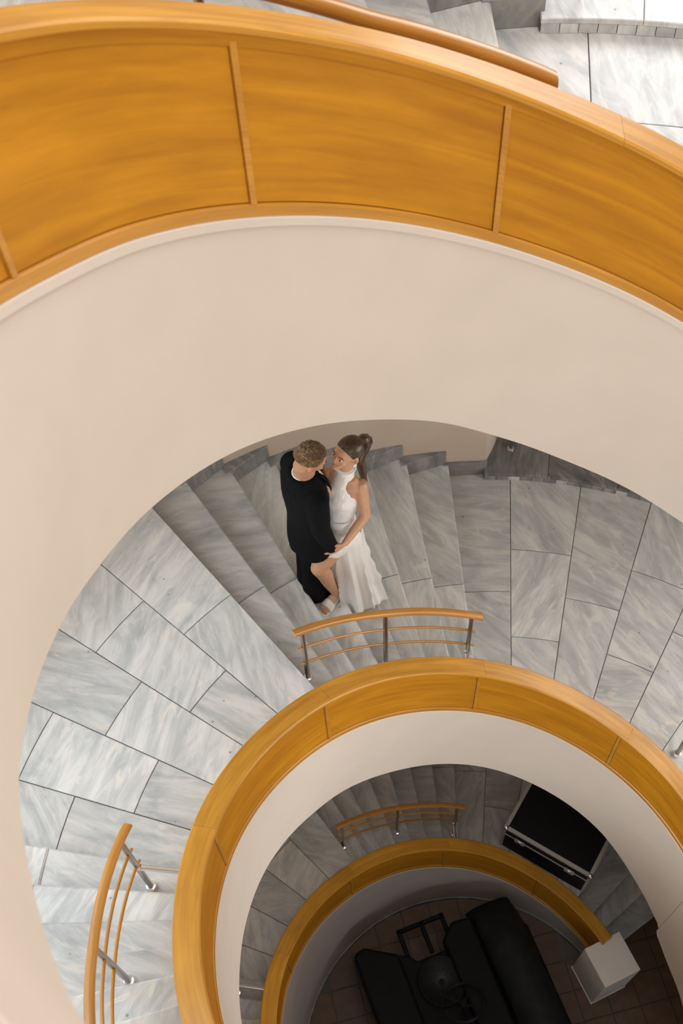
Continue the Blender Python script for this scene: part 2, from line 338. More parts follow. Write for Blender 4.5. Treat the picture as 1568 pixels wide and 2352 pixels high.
desc = {'C': 'lowest', 'B': 'middle', 'A': 'top'}
for s, (zb, n1, dn, m1, rl) in ST.items():
    zl = zb+8*H; n8 = n1+7*dn
    landing(rl, n1+.3, zb, 5, 0, 0)
    landing(n8-.7, m1+.3, zl, 5, 0, 0)
    flight('stair_flight', {'C': 'dim marble flight of steps beside the black flight case, lowest in view', 'B': 'grey marble flight of steps the couple stand on', 'A': 'sunlit marble steps at the top edge behind the big wooden parapet'}[s],
           [n1+dn*k for k in range(7)], [zb+H*(k+1) for k in range(7)], n8, H)
    sector('riser', RO_+.005, RW, n8, n8+.5, zl-H, zl-.03, M['marble'], bpy.data.objects[[o.name for o in bpy.data.objects if o.name.startswith('stair_flight')][-1]], .001, 3)
    dm = 5.05; nm = 9
    flight('stair_flight', {'C': 'shadowed marble steps curving down-left inside the lower ring', 'B': 'pale marble steps with the long railing at the lower left', 'A': 'marble steps above the left side of the upper white band'}[s],
           [m1+dm*k for k in range(nm)], [zl+H*(k+1) for k in range(nm)], m1+dm*(nm-1)+6, H)
    zt = zl+nm*H; ae = m1+dm*(nm-1)
    nxt = 360+48.4-8*5.1
    struct(sector('floor', RO_+.005, RW, ae+2, nxt, zt-.2, zt, M['marble'], None, .003, 40, 0, False))
    if s != 'C':
        nn = [rl-5.1*k for k in range(8, 0, -1)]
        flight('stair_flight', {'B': 'marble steps at the right edge below the long curved landing', 'A': 'marble steps leading up to the sunlit landing from below'}[s], nn, [zb-H*k for k in range(8, 0, -1)], rl, H)
        sector('riser', RO_+.005, RW, rl, rl+.4, zb-H, zb-.03, M['marble'], bpy.data.objects[[o.name for o in bpy.data.objects if o.name.startswith('stair_flight')][-1]], .001, 3)
    else:
        rz = (zb-ZG)/4
        flight('stair_flight', 'dark steps from the brown floor up to the flight case landing', [32.0, 37.4, 42.5], [ZG+rz*(k+1) for k in range(3)], rl, rz)
        sector('riser', RO_+.005, RW, rl, rl+.4, zb-rz, zb-.03, M['marble'], bpy.data.objects[[o.name for o in bpy.data.objects if o.name.startswith('stair_flight')][-1]], .001, 3)

# ---- skirting blocks along the outer wall
for s, (zb, n1, dn, m1, rl) in ST.items():
    b = struct(empty('baseboard_outer'))
    for k in range(-1, 8):
        if k == -1: a0, a1, z = OPA1, n1, zb
        elif k < 7: a0, a1, z = n1+dn*k, n1+dn*(k+1), zb+H*(k+1)
        else: a0, a1, z = n1+dn*7, n1+dn*7+3.6, zb+H*8
        V = []
        hh = .165
        d0, d1 = (.012, .085) if k >= 0 else (.02, .03)
        for zz in (z, z+hh):
            for a, r in ((a0-.35, RW-d0), (a1, RW-d1), (a1, RW+.01), (a0-.35, RW+.01)):
                V.append(P3(r, a, zz))
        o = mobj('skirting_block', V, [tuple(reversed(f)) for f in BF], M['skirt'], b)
        bv = o.modifiers.new('bevel', 'BEVEL'); bv.width = .004; bv.segments = 1
    # long arcs on the second landing
    for q in range(4):
        a0 = n1+dn*7+3.6+q*9; sector('skirting_block', RW-.03, RW+.01, a0, min(a0+9, m1), zb+8*H, zb+8*H+.165, M['skirt'], b, .004, 4, .001)

# ---- raised bays behind the right landing (riser tiles, dark paving)
for s in ('B', 'A'):
    zb = ST[s][0]; zt = zb+.085
    pl = empty('bay_platform'); tag(pl, {'B': 'raised dark marble sill floor with small tile riser beside the landing', 'A': 'sunlit marble sill floor at the top right corner'}[s], 'platform')
    sector('platform_core', RW-.055, 4.95, OPA0-1.5, OPA1, zb-.15, zt-.028, M['grout'], pl, .001, 16)
    a = OPA1-.05; k = 0
    while a > OPA0:
        b = max(a-1.45, OPA0); random.seed(k+3)
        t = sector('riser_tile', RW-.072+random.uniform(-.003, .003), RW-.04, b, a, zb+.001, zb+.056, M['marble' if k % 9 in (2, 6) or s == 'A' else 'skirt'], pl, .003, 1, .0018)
        a -= 1.45; k += 1
    edges = [86.0, 78.3, 69.9, 61.5, 49.5]
    for i in range(4):
        for r0, r1 in ((RW-.075, 4.2), (4.2, 4.95)):
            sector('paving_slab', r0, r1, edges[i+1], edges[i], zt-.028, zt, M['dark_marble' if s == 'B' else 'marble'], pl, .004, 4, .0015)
    # jambs, head and back wall of the bay
    hz = 2.75 if s == 'B' else zb+2.6
    pts_ = [P3(RW+.02, OPA1-.08, 0), P3(3.81, 85.0, 0), P3(3.97, 84.05, 0), P3(4.25, 83.0, 0), P3(5.0, 82.6, 0), P3(5.0, OPA1+1.6, 0), P3(RW+.02, OPA1+1.6, 0)]
    nq_ = len(pts_)
    struct(mobj('wall_bay', [(x, y, zb-.1) for x, y, _ in pts_]+[(x, y, hz) for x, y, _ in pts_], [tuple(range(nq_)), tuple(range(2*nq_-1, nq_-1, -1))]+[((i+1) % nq_, i, nq_+i, nq_+(i+1) % nq_) for i in range(nq_)], M['plaster']))
    for a0, a1 in ((OPA0-1.4, OPA0),):
        struct(sector('wall_bay', RW+.02, 5.0, a0, a1, zb-.1, hz, M['plaster'], None, .001, 2, 0, False))
    struct(sector('ceiling', RW, 5.2, OPA0-1.4, OPA1+1.4, hz, hz+.15, M['plaster'], None, .001, 12, 0, False))
    if s == 'B':
        struct(sector('wall_bay', 4.95, 5.15, OPA0-1.4, OPA1+1.4, zb-.1, hz, M['wall'], None, .001, 16, 0, False))
    else:
        struct(sector('wall_bay', 4.95, 5.15, OPA0-1.4, OPA1+1.4, zb-.1, zb+.55, M['plaster'], None, .001, 16, 0, False))
        w = struct(empty('window_1'))
        for q in range(4):
            a0 = 52+q*8; 
            for b0, b1, c0, c1 in ((a0, a0+.6, .55, 2.6), (a0+7.4, a0+8, .55, 2.6), (a0+.6, a0+7.4, .55, .62), (a0+.6, a0+7.4, 2.53, 2.6)):
                sector('window_frame', 5.0, 5.06, b0, b1, zb+c0, zb+c1, M['white_paint'], w, .003, 3)
    # the low guard rail standing on the platform
    gr = empty('guard_rail', (0, 0, 0)); tag(gr, {'B': 'chrome-footed guard rail on the dark sill floor, mostly hidden', 'A': 'guard rail on the sunlit sill floor'}[s], 'railing')
    rg = 3.83
    for a in (82.8, 68.0, 53.0):
        p = tube('post', [P3(rg, a, zt), P3(rg, a, zt+.86)], .017, M['steel'], gr, 12)
        tube('post_collar', [P3(rg, a, zt), P3(rg, a, zt+.008), P3(rg, a, zt+.022)], [.033, .033, .024], M['chrome'], p, 16)
    pr = [(rg+.026*math.cos(t), (lambda dz: (lambda A: zt+.88+dz))(.019*math.sin(t))) for t in [2*PI*i/10 for i in range(10)]]
    sweep('handrail', pr, 51, 84.5, M['rail'], gr, 2.5, 60)

# ---- parapets: cap segments, inner panels, battens, mouldings, plaster fascia
def parapet(name, label, A0, A1, bats, seams):
    e = empty(name); tag(e, label, 'parapet')
    cz = ZCAP
    ss = [A0]+[x for x in seams if A0 < x < A1]+[A1]
    for i in range(len(ss)-1):
        g = .015
        prof = [(1.594, off(cz, -.008)), (1.601, cz), (1.708, cz), (1.715, off(cz, -.008)), (1.715, off(cz, -.026)), (1.708, off(cz, -.032)), (1.601, off(cz, -.032)), (1.594, off(cz, -.026))]
        sweep('cap_segment', prof[::-1], ss[i]+g, ss[i+1]-g, M['cap'], e)
    bb = [A0]+[x for x in bats if A0 < x < A1]+[A1]
    for i in range(len(bb)-1):
        a, b = bb[i]+(.45 if i else 0), bb[i+1]-(.45 if i < len(bb)-2 else 0)
        sweep('wood_panel', [(RI, off(cz, -WH+.05)), (RI+.015, off(cz, -WH+.05)), (RI+.015, off(cz, -.07)), (RI, off(cz, -.07))][::-1], a, b, M['panel'], e)
        if i: sweep('batten', [(RI-.008, off(cz, -WH+.045)), (RI+.012, off(cz, -WH+.045)), (RI+.012, off(cz, -.06)), (RI-.008, off(cz, -.06))][::-1], bb[i]-.36, bb[i]+.36, M['rail_light'], e, .5)
        sweep('outer_panel', [(RO_-.012, off(cz, -1.1)), (RO_, off(cz, -1.1)), (RO_, off(cz, -.031)), (RO_-.012, off(cz, -.031))][::-1], bb[i], bb[i+1], M['panel'], e, 3)
    sweep('top_moulding', [(RI-.006, off(cz, -.075)), (RI+.015, off(cz, -.075)), (RI+.015, off(cz, -.030)), (RI-.010, off(cz, -.030))][::-1], A0, A1, M['panel'], e)
    sweep('bottom_moulding', [(RI-.010, off(cz, -WH)), (RI+.015, off(cz, -WH)), (RI+.015, off(cz, -WH+.046)), (RI-.004, off(cz, -WH+.046)), (RI-.010, off(cz, -WH+.040))][::-1], A0, A1, M['rail_light'], e)
    sweep('core', [(RI+.015, off(cz, -WH-.05)), (RO_-.012, off(cz, -WH-.05)), (RO_-.012, off(cz, -.031)), (RI+.015, off(cz, -.031))][::-1], A0, A1, M['plaster'], e, 3)
    sweep('plaster_lip', [(RI-.012, off(cz, -WH-.040)), (RI+.03, off(cz, -WH-.044)), (RI+.03, off(cz, -WH)), (RI-.006, off(cz, -WH)), (RI-.012, off(cz, -WH-.008))][::-1], A0, A1, M['plaster'], e)
    return e
M['rail_light'] = m_wood('moulding_wood', (0.50, 0.225, 0.025), (0.62, 0.295, 0.04), 0.4, (1.0, 30.0), 2.5, 0.2)
pC = parapet('curved_parapet', 'lowest dark ring of wooden parapet ending at the white pedestal', 33, 375, [61.5, 94.5, 128, 161, 200, 240, 280, 320], [60, 93, 126.5, 160, 200, 240, 280, 320])
pB = parapet('curved_parapet', 'middle ring of wooden parapet with broad glossy cap below the couple', 375, 735, [381, 417.6, 452.4, 489.3, 527.2, 564, 600, 640, 690], [380, 415.8, 451.2, 488.1, 526.8, 563, 600, 640, 690])
pA = parapet('curved_parapet', 'large curved wooden parapet sweeping across the top of the picture', 735, 1095, [788.5, 819.6, 850.5, 881.4, 912, 945, 980, 1020, 1060], [806, 902, 945, 990, 1040])
def fascia(par, A0, A1, mat):
    sweep('plaster_fascia', [(RI, ZFB), (RO_-.012, ZFB), (RO_-.012, off(ZCAP, -WH-.03)), (RI, off(ZCAP, -WH-.03))][::-1], A0, A1, mat, par, 1.2)
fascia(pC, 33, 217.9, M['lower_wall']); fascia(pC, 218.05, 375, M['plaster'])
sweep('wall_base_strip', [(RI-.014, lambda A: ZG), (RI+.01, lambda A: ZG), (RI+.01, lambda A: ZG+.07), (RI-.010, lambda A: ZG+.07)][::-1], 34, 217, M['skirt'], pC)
fascia(pB, 375, 383.45, M['plaster']); fascia(pB, 383.55, 735, M['plaster']); fascia(pA, 735, 1095, M['plaster'])
# undersides of the stair
for a0, a1 in ((218.1, 383.4), (383.6, 735), (735, 940)):
    struct(sweep('ceiling', [(RI+.02, ZFB), (RW+.02, ZFB), (RW+.02, off(ZFB, .05)), (RI+.02, off(ZFB, .05))], a0, a1, M['plaster'], None, 2.5))
struct(sector('ceiling', RI+.02, RW+.02, 580-360, 375-0, 6.3, 6.35, M['plaster'], None, .001, 40, 0, False))

# ---- railings on the flights
def railing(label, r, K, posts, zoff=0.0, dth=0.0, stub=None, thin=(.25, .46), wt=(.022, .021)):
    """K: knots (angle, handrail top z); posts: (angle, base z)"""
    g = empty('stair_railing'); tag(g, label, 'railing')
    f0 = interp([(a+dth, z+zoff) for a, z in K]); f = smoothed(f0, 2.5)
    a0, a1 = K[0][0]+dth, K[-1][0]+dth
    w, t = wt
    prof = []
    for i in range(12):
        q = 2*PI*i/12; cx = math.copysign(abs(math.cos(q))**.6, math.cos(q))*w; cz = math.copysign(abs(math.sin(q))**.6, math.sin(q))*t
        prof.append((r+cx, off(f0, cz-t-.012)))
    sweep('handrail', prof, a0, a1, M['rail'], g, 1.5, 50)
    for d in thin:
        rr = .0085
        sweep('rod', [(r-.004+rr*math.cos(2*PI*i/8), off(f0, -d+rr*math.sin(2*PI*i/8))) for i in range(8)], posts[0][0]+dth-1.0, posts[-1][0]+dth+1.2, M['rail'], g, 1.5, 60)
    for k, (a, zb) in enumerate(posts):
        a += dth; zb += zoff; top = f0(a)-.05
        p = tube('post', [P3(r, a, zb), P3(r, a, top-.03), P3(r, a, top)], [.0155, .0155, .0155], M['steel'], g, 14)
        tube('post_tip', [P3(r, a, top-.004), P3(r, a, top+.004)], .011, M['chrome'], p, 12)
        tube('post_collar', [P3(r, a, zb), P3(r, a, zb+.008), P3(r, a, zb+.022), P3(r, a, zb+.024)], [.031, .031, .025, .017], M['chrome'], p, 18)
    if stub:
        for a, z in stub:
            a += dth; z += zoff
            s_ = tube('wall_bracket', [P3(r, a, z), P3(RO_, a, z)], .016, M['chrome'], g, 12)
            tube('bracket_ball', [P3(r-.03, a, z), P3(r-.022, a, z), P3(r-.012, a, z)], [.012, .019, .014], M['chrome'], s_, 12)
    return g
KB = [(90.6, 1.045), (92, 1.075), (109, 1.41), (125.5, 1.79), (127.0, 1.825)]
PB = [(92.6, H), (109.2, 4*H), (125.5, 7*H)]
KM = [(167.9, 2.21), (171.3, 2.31), (186.2, 2.69), (196, 2.99), (208, 3.36)]
PM = [(170.9, 9*H), (186.5, 12*H), (204, 15*H)]
KR = [(8, .0), (30, .55), (46.5, .98), (48.6, 1.02)]
PR = [(12, -8*H), (28, -4*H), (45.7, -H)]
railing('short wooden railing with three steel posts below the couple', 1.945, KB, PB, 0, 0, [(93.0, .52)])
railing('dim wooden railing on the lowest flight of steps', 1.95, KB, PB, -26*H, -3.0, [(93.0, .52)])
railing('blurred wooden handrail above the big parapet at the top edge', 1.945, KB, PB, 26*H+.085, .7, [(93.0, .52)], wt=(.028, .030))
railing('long wooden railing on the pale steps at the lower left', 2.03, KM, PM, 0, 0, [(171.0, 9*H+.42)])
railing('railing of the inner lower flight, only its bracket showing', 2.03, KM, PM, -26*H, -2.8, [(171.0, 9*H+.42)])
railing('railing at the right edge on the steps below the landing', 1.90, KR, PR, 0, 0, [(45.0, .55)])

# ------------------------------------------------------------------ white pedestal, flight case, vehicle
ped = empty('pedestal', (1.42, .743, ZG)); ped.rotation_euler = (0, 0, math.radians(21.1))
tag(ped, 'white square pedestal block at the foot of the lowest parapet', 'pedestal')
box('pedestal_body', (0, 0, .475), (.385, .385, .95), M['white_paint'], ped, 0, .004, 2)
box('pedestal_base', (0, 0, .018), (.40, .40, .036), M['white_paint'], ped, 0, .004, 2)

CW, CD, CH = .90, .62, .60
fc = empty('flight_case', (0.839-.0, 1.5945, -26*H)); fc.rotation_euler = (0, 0, math.atan2(-.521, .738))
fc.location = Vector((.47, 1.855, -26*H)) + Vector((.738, -.521, 0)).normalized()*CW/2 + Vector((.521, .738, 0)).normalized()*CD/2
tag(fc, 'black flight case with aluminium edges on the lower landing', 'case')
bd = box('case_body', (0, 0, .21+.01), (CW-.01, CD-.01, .40), M['black_panel'], fc, 0, .003, 1)
lid = box('case_lid', (0, 0, .51), (CW-.01, CD-.01, .17), M['black_panel'], fc, 0, .003, 1)
ew = .034
for sx in (-1, 1):
    box('edge_strip', (sx*(CW/2-ew/2+.003), 0, .5985), (ew, CD-.05, .005), M['alu'], lid and fc, 0, .001, 1)
    box('edge_strip', (sx*(CW/2-.001), 0, .58), (.005, CD-.05, ew), M['alu'], fc, 0, .001, 1)
    box('edge_strip', (0, sx*(CD/2-ew/2+.003), .5985), (CW-.05, ew, .005), M['alu'], fc, 0, .001, 1)
    box('edge_strip', (0, sx*(CD/2-.001), .58), (CW-.05, .005, ew), M['alu'], fc, 0, .001, 1)
    box('edge_strip', (0, sx*(CD/2-.001), .422), (CW-.01, .006, .022), M['alu'], fc, 0, .001, 1)
    for sy in (-1, 1):
        box('edge_strip', (sx*(CW/2-.012), sy*(CD/2-.012), .30), (ew*.8, ew*.8, .54), M['alu'], fc, 0, .003, 1)
        V, F = [], []
        bm = bmesh.new(); bmesh.ops.create_uvsphere(bm, u_segments=12, v_segments=8, radius=.030)
        me = bpy.data.meshes.new('ball_corner'); bm.to_mesh(me); bm.free(); me.materials.append(M['chrome'])
        me.polygons.foreach_set('use_smooth', [True]*len(me.polygons))
        o = link(bpy.data.objects.new('ball_corner', me), fc); o.location = (sx*(CW/2-.014), sy*(CD/2-.014), .586)
for lx in (-.27, .25):
    pl = box('latch', (lx, -CD/2-.006, .43), (.10, .010, .095), M['alu'], fc, 0, .003, 1)
    box('latch_key', (0, -.008, 0), (.035, .012, .05), M['chrome'], pl, 0, .003, 1)
hd = box('handle_dish', (-.02, -CD/2-.002, .24), (.17, .006, .10), M['vehicle_grey'], fc, 0, .002, 1)
box('grip', (0, -.010, 0), (.11, .016, .018), M['black_panel'], hd, 0, .004, 2)

# the black vehicle on the ground floor: local x across, local y along; the driver faces -y
vh = empty('vehicle', (0.0, 0.0, ZG)); tag(vh, 'black open vehicle with perforated seat and steering wheel on brown floor', 'vehicle')
va = math.radians(-14.0)
vx, vy = Vector((math.cos(va)*1.0, -math.sin(va)*-1.0, 0)), None
vx = Vector((.955, .297, 0)).normalized(); vy = Vector((-vx.y, vx.x, 0))
vh.matrix_world = Matrix(((vx.x, vy.x, 0, -.13), (vx.y, vy.y, 0, .45), (0, 0, 1, ZG), (0, 0, 0, 1)))
def prism(name, poly, z0, z1, mat, parent, bev=.015):
    n = len(poly); V = [(x, y, z0) for x, y in poly]+[(x, y, z1) for x, y in poly]
    F = [tuple(range(n-1, -1, -1)), tuple(range(n, 2*n))]+[(i, (i+1) % n, n+(i+1) % n, n+i) for i in range(n)]
    o = mobj(name, V, F, mat, parent)
    b = o.modifiers.new('bevel', 'BEVEL'); b.width = bev; b.segments = 2
    return o
prism('body_tub', [(-.63, -1.5), (.62, -1.5), (.62, .62), (.30, .62), (.20, .52), (-.14, .52), (-.20, .60), (-.60, .78), (-.66, .72)], .32, .62, M['vehicle'], vh)
prism('side_deck', [(-.72, -1.5), (-.30, -1.5), (-.30, .62), (-.60, .80), (-.72, .76)], .55, .80, M['vehicle'], vh, .03)
prism('side_deck', [(.16, -1.5), (.50, -1.5), (.50, .70), (.30, .72), (.16, .60)], .55, .78, M['vehicle'], vh, .03)
# long arched mudguard on the driver's left
V = []; F = []; UVn = 9; L_ = 14
for i in range(L_+1):
    t = i/L_; y = -1.5+2.28*t
    drop = .30*max(0, (t-.78)/.22)**2
    for k in range(UVn):
        q = k/(UVn-1); ang = PI*(.02+.92*q)
        x = .72-.235*math.cos(ang)+.02*math.sin(t*3); z = .78+.20*math.sin(ang)-drop
        V.append((x, y, z))
for i in range(L_):
    for k in range(UVn-1):
        F.append((i*UVn+k, i*UVn+k+1, (i+1)*UVn+k+1, (i+1)*UVn+k))
mg = mobj('mudguard', V, F, M['vehicle_guard'], vh, 50); sm = mg.modifiers.new('solid', 'SOLIDIFY'); sm.thickness = .02
prism('running_board', [(.90, -1.5), (.985, -1.5), (.985, .42), (.90, .55)], .30, .78, M['vehicle'], vh, .01)
# rear bracket with two openings
rb = empty('rear_bracket'); rb.parent = vh
for nm, a, b in (('bar', (-.20, .86), (.26, .86)), ('bar', (-.20, .58), (-.20, .86)), ('bar', (.04, .58), (.04, .86)), ('bar', (.26, .58), (.26, .86))):
    c = ((a[0]+b[0])/2, (a[1]+b[1])/2, .50); box(nm, c, (abs(a[0]-b[0])+.045, abs(a[1]-b[1])+.045, .05), M['vehicle'], rb, 0, .008, 1)
# pan seat: dished oval with drain holes and a rolled rim
V = []; F = []; nr, na = 6, 36
for i in range(nr+1):
    t = i/nr
    for k in range(na):
        a = 2*PI*k/na; V.append((.215*t*math.cos(a), .225*t*math.sin(a), -.06*(1-t*t)))
for i in range(nr):
    for k in range(na):
        j = (k+1) % na; F.append((i*na+k, i*na+j, (i+1)*na+j, (i+1)*na+k))
seat = mobj('pan_seat', V, F, M['vehicle_grey'], vh, 60); seat.location = (.0, .25, .74)
tube('seat_rim', [(.218*math.cos(2*PI*k/36), .228*math.sin(2*PI*k/36), .003) for k in range(37)], .009, M['vehicle_grey'], seat, 8)
for k in range(8):
    a = 2*PI*(k+.3)/8; rr = .115
    tube('seat_hole', [(rr*math.cos(a), rr*1.05*math.sin(a), -.052), (rr*math.cos(a), rr*1.05*math.sin(a), -.038)], .012, M['black_panel'], seat, 10)
tube('seat_post', [(0, .25, .5), (0, .25, .69)], .03, M['vehicle'], vh, 10)
sw = empty('steering_wheel'); sw.parent = vh; sw.location = (.09, -.03, .97); sw.rotation_euler = (math.radians(-28), 0, 0)
tube('rim', [(.205*math.cos(2*PI*k/40), .205*math.sin(2*PI*k/40), 0) for k in range(41)], .012, M['vehicle_grey'], sw, 8)
for k in range(4):
    a = PI/4+k*PI/2; tube('spoke', [(0, 0, -.02), (.2*math.cos(a), .2*math.sin(a), 0)], .009, M['vehicle_grey'], sw, 8)
tube('hub', [(0, 0, -.035), (0, 0, .01)], .03, M['vehicle_grey'], sw, 12)
tube('steering_column', [(.09, -.05, .94), (.09, -.42, .5)], .02, M['vehicle'], vh, 8)

# ------------------------------------------------------------------ the couple
M['skin_m'] = m_plain('skin_man', (0.50, 0.255, 0.145), 0.5, 0, 0.05, 30, 0.03, 200, 0, 0.12)
M['skin_w'] = m_plain('skin_woman', (0.58, 0.32, 0.185), 0.42, 0, 0.04, 30, 0.02, 200, 0, 0.12)
M['suit'] = m_plain('black_suit', (0.0045, 0.005, 0.006), 0.9, 0, 0.2, 40, 0.15, 120, 0.0)
M['shirt'] = m_plain('white_shirt', (0.75, 0.72, 0.70), 0.7, 0, 0.03)
M['satin'] = m_plain('white_satin', (0.88, 0.865, 0.84), 0.34, 0, 0.02, 5, 0.06, 22, 0.15)
M['hair_m'] = m_plain('short_brown_hair', (0.21, 0.118, 0.052), 0.6, 0, 0.45, 55)
M['hair_w'] = m_plain('sleek_brown_hair', (0.065, 0.032, 0.016), 0.36, 0, 0.5, 40)
M['lips'] = m_plain('lips', (0.46, 0.17, 0.13), 0.4)
M['eye_white'] = m_plain('eye_white', (0.7, 0.68, 0.66), 0.2)
M['dark'] = m_plain('dark_brown', (0.022, 0.014, 0.010), 0.5)
M['pearl'] = m_plain('pearl', (0.85, 0.80, 0.76), 0.25)
M['shoe_white'] = m_plain('white_leather', (0.78, 0.72, 0.66), 0.4)
M['black_leather'] = m_plain('black_leather', (0.012, 0.011, 0.011), 0.4)

M['suit'].node_tree.nodes['Principled BSDF'].inputs['Specular IOR Level'].default_value = 0.12
class Org:
    """a set of overlapping closed lofts fused into one continuous surface"""
    def __init__(s): s.V = []; s.F = []
    def loft(s, rings, n=18, p=1.0):
        b = len(s.V); m = len(rings)
        for c, ax, ay in rings:
            c, ax, ay = Vector(c), Vector(ax), Vector(ay)
            for k in range(n):
                a = 2*PI*k/n; x, y = math.cos(a), math.sin(a)
                if p != 1.0: x = math.copysign(abs(x)**p, x); y = math.copysign(abs(y)**p, y)
                s.V.append(tuple(c+ax*x+ay*y))
        for i in range(m-1):
            for k in range(n):
                j = (k+1) % n; s.F.append((b+i*n+k, b+i*n+j, b+(i+1)*n+j, b+(i+1)*n+k))
        s.F.append(tuple(b+k for k in range(n-1, -1, -1))); s.F.append(tuple(b+(m-1)*n+k for k in range(n)))
        return s
    def tube(s, pts, rad, n=14):
        pts = [Vector(q) for q in pts]
        # ellipsoid ends
        d0 = (pts[0]-pts[1]).normalized(); d1 = (pts[-1]-pts[-2]).normalized()
        P = [pts[0]+d0*rad[0]*.8, pts[0]+d0*rad[0]*.5]+pts+[pts[-1]+d1*rad[-1]*.5, pts[-1]+d1*rad[-1]*.8]
        R_ = [rad[0]*.3, rad[0]*.82]+list(rad)+[rad[-1]*.82, rad[-1]*.3]
        tube_v(P, R_, n, s.V, s.F); return s
    def blob(s, c, a, b, d, n=16, m=10):
        """ellipsoid with half axes vectors a, b, d"""
        c, a, b, d = Vector(c), Vector(a), Vector(b), Vector(d); i0 = len(s.V)
        rows = []
        for i in range(m+1):
            t = PI*i/m
            if i in (0, m): s.V.append(tuple(c+d*math.cos(t))); rows.append([len(s.V)-1])
            else:
                row = []
                for k in range(n):
                    q = 2*PI*k/n; s.V.append(tuple(c+(a*math.cos(q)+b*math.sin(q))*math.sin(t)+d*math.cos(t))); row.append(len(s.V)-1)
                rows.append(row)
        for i in range(m):
            A, B = rows[i], rows[i+1]
            for k in range(n):
                j = (k+1) % n
                if len(A) == 1: s.F.append((A[0], B[k], B[j]))
                elif len(B) == 1: s.F.append((A[k], B[0], A[j]))
                else: s.F.append((A[k], B[k], B[j], A[j]))
        return s
    def make(s, name, mat, parent=None, voxel=.006, it=4, f=.5):
        o = mobj(name, s.V, s.F, mat, parent)
        bm = bmesh.new(); bm.from_mesh(o.data); bmesh.ops.recalc_face_normals(bm, faces=bm.faces); bm.to_mesh(o.data); bm.free()
        if voxel:
            r = o.modifiers.new('remesh', 'REMESH'); r.mode = 'VOXEL'; r.voxel_size = voxel; r.use_smooth_shade = True
        else: o.data.polygons.foreach_set('use_smooth', [True]*len(o.data.polygons))
        if it:
            m = o.modifiers.new('smooth', 'SMOOTH'); m.factor = f; m.iterations = it
        return o
def fingers(g, w, d, n, t, curl=.45, k=1.0, spread=.1):
    """hand at wrist w pointing d, palm facing n, thumb towards t"""
    w, d, n, t = Vector(w), Vector(d).normalized(), Vector(n).normalized(), Vector(t).normalized()
    g.loft([(w-d*.02*k, t*.024*k, n*.018*k), (w+d*.015*k, t*.027*k, n*.017*k), (w+d*.045*k, t*.036*k, n*.0145*k), (w+d*.082*k, t*.038*k, n*.011*k), (w+d*.092*k, t*.034*k, n*.008*k)], 14)
    for i, ln in enumerate((.070, .079, .073, .057)):
        o = (.0285-.019*i); p = w+d*.084*k+t*o*k; dr = (d+t*(o/.03)*spread).normalized(); pts = [p-dr*.01*k, p]; a = 0
        for q, fr in enumerate((.45, .30, .25)):
            a += curl*(.55, .75, .55)[q]; v = dr*math.cos(a)+n*math.sin(a); pts.append(pts[-1]+v*ln*fr*k)
        g.tube(pts, [.0088*k, .0088*k, .0080*k, .0072*k, .0062*k], 10)
    p = w+d*.022*k+t*.024*k; v1 = (d*.62+t*.72+n*.25).normalized(); v2 = (d*.9+t*.25+n*.35).normalized()
    g.tube([p, p+v1*.038*k, p+v1*.038*k+v2*.030*k, p+v1*.038*k+v2*.052*k], [.0125*k, .0105*k, .0092*k, .0075*k], 10)
def frame(f):
    f = Vector(f).normalized(); s = Vector((0, 0, 1)).cross(f).normalized(); u = f.cross(s).normalized(); return f, s, u   # forward, left, up
def head(g, c, f, s, u, k=1.0, fem=False):
    """cranium, face, jaw, nose, brow, cheeks, ears around c (between the ears)"""
    c = Vector(c); jw = .9 if fem else 1.0
    g.blob(c-f*.012*k+u*.028*k, s*.076*k, f*.097*k, u*.086*k, 20, 14)
    g.loft([(c+f*.018*k+u*.07*k, s*.050*k, f*.062*k), (c+f*.022*k+u*.045*k, s*.064*k, f*.072*k), (c+f*.024*k+u*.012*k, s*.066*k, f*.070*k), (c+f*.027*k-u*.02*k, s*.062*k*jw, f*.065*k), (c+f*.034*k-u*.05*k, s*.052*k*jw, f*.058*k), (c+f*.045*k-u*.078*k, s*.036*k*jw, f*.045*k), (c+f*.055*k-u*.094*k, s*.020*k*jw, f*.028*k)], 20)
    # nose
    g.loft([(c+f*.088*k+u*.022*k, s*.007*k, f*.010*k), (c+f*.098*k+u*.0*k, s*.009*k, f*.012*k), (c+f*.104*k-u*.016*k, s*.0145*k, f*.014*k), (c+f*.096*k-u*.027*k, s*.013*k, f*.010*k)], 12)
    for q in (-1, 1):
        g.blob(c+f*.082*k+s*q*.030*k+u*.026*k, s*.022*k, f*.012*k, u*.007*k, 10, 6)   # brow ridge
        g.blob(c+f*.070*k+s*q*.040*k-u*.018*k, s*.020*k, f*.020*k, u*.020*k, 10, 6)   # cheek
        g.blob(c-f*.006*k+s*q*.076*k-u*.004*k, s*.015*k, f*.019*k-s*q*.006, u*.032*k, 12, 8)   # ear
    g.blob(c+f*.094*k-u*.052*k, s*.022*k, f*.008*k, u*.012*k, 10, 6)
    g.blob(c+f*.088*k-u*.084*k, s*.017*k, f*.014*k, u*.013*k, 10, 6)                   # chin

b5 = 5*H
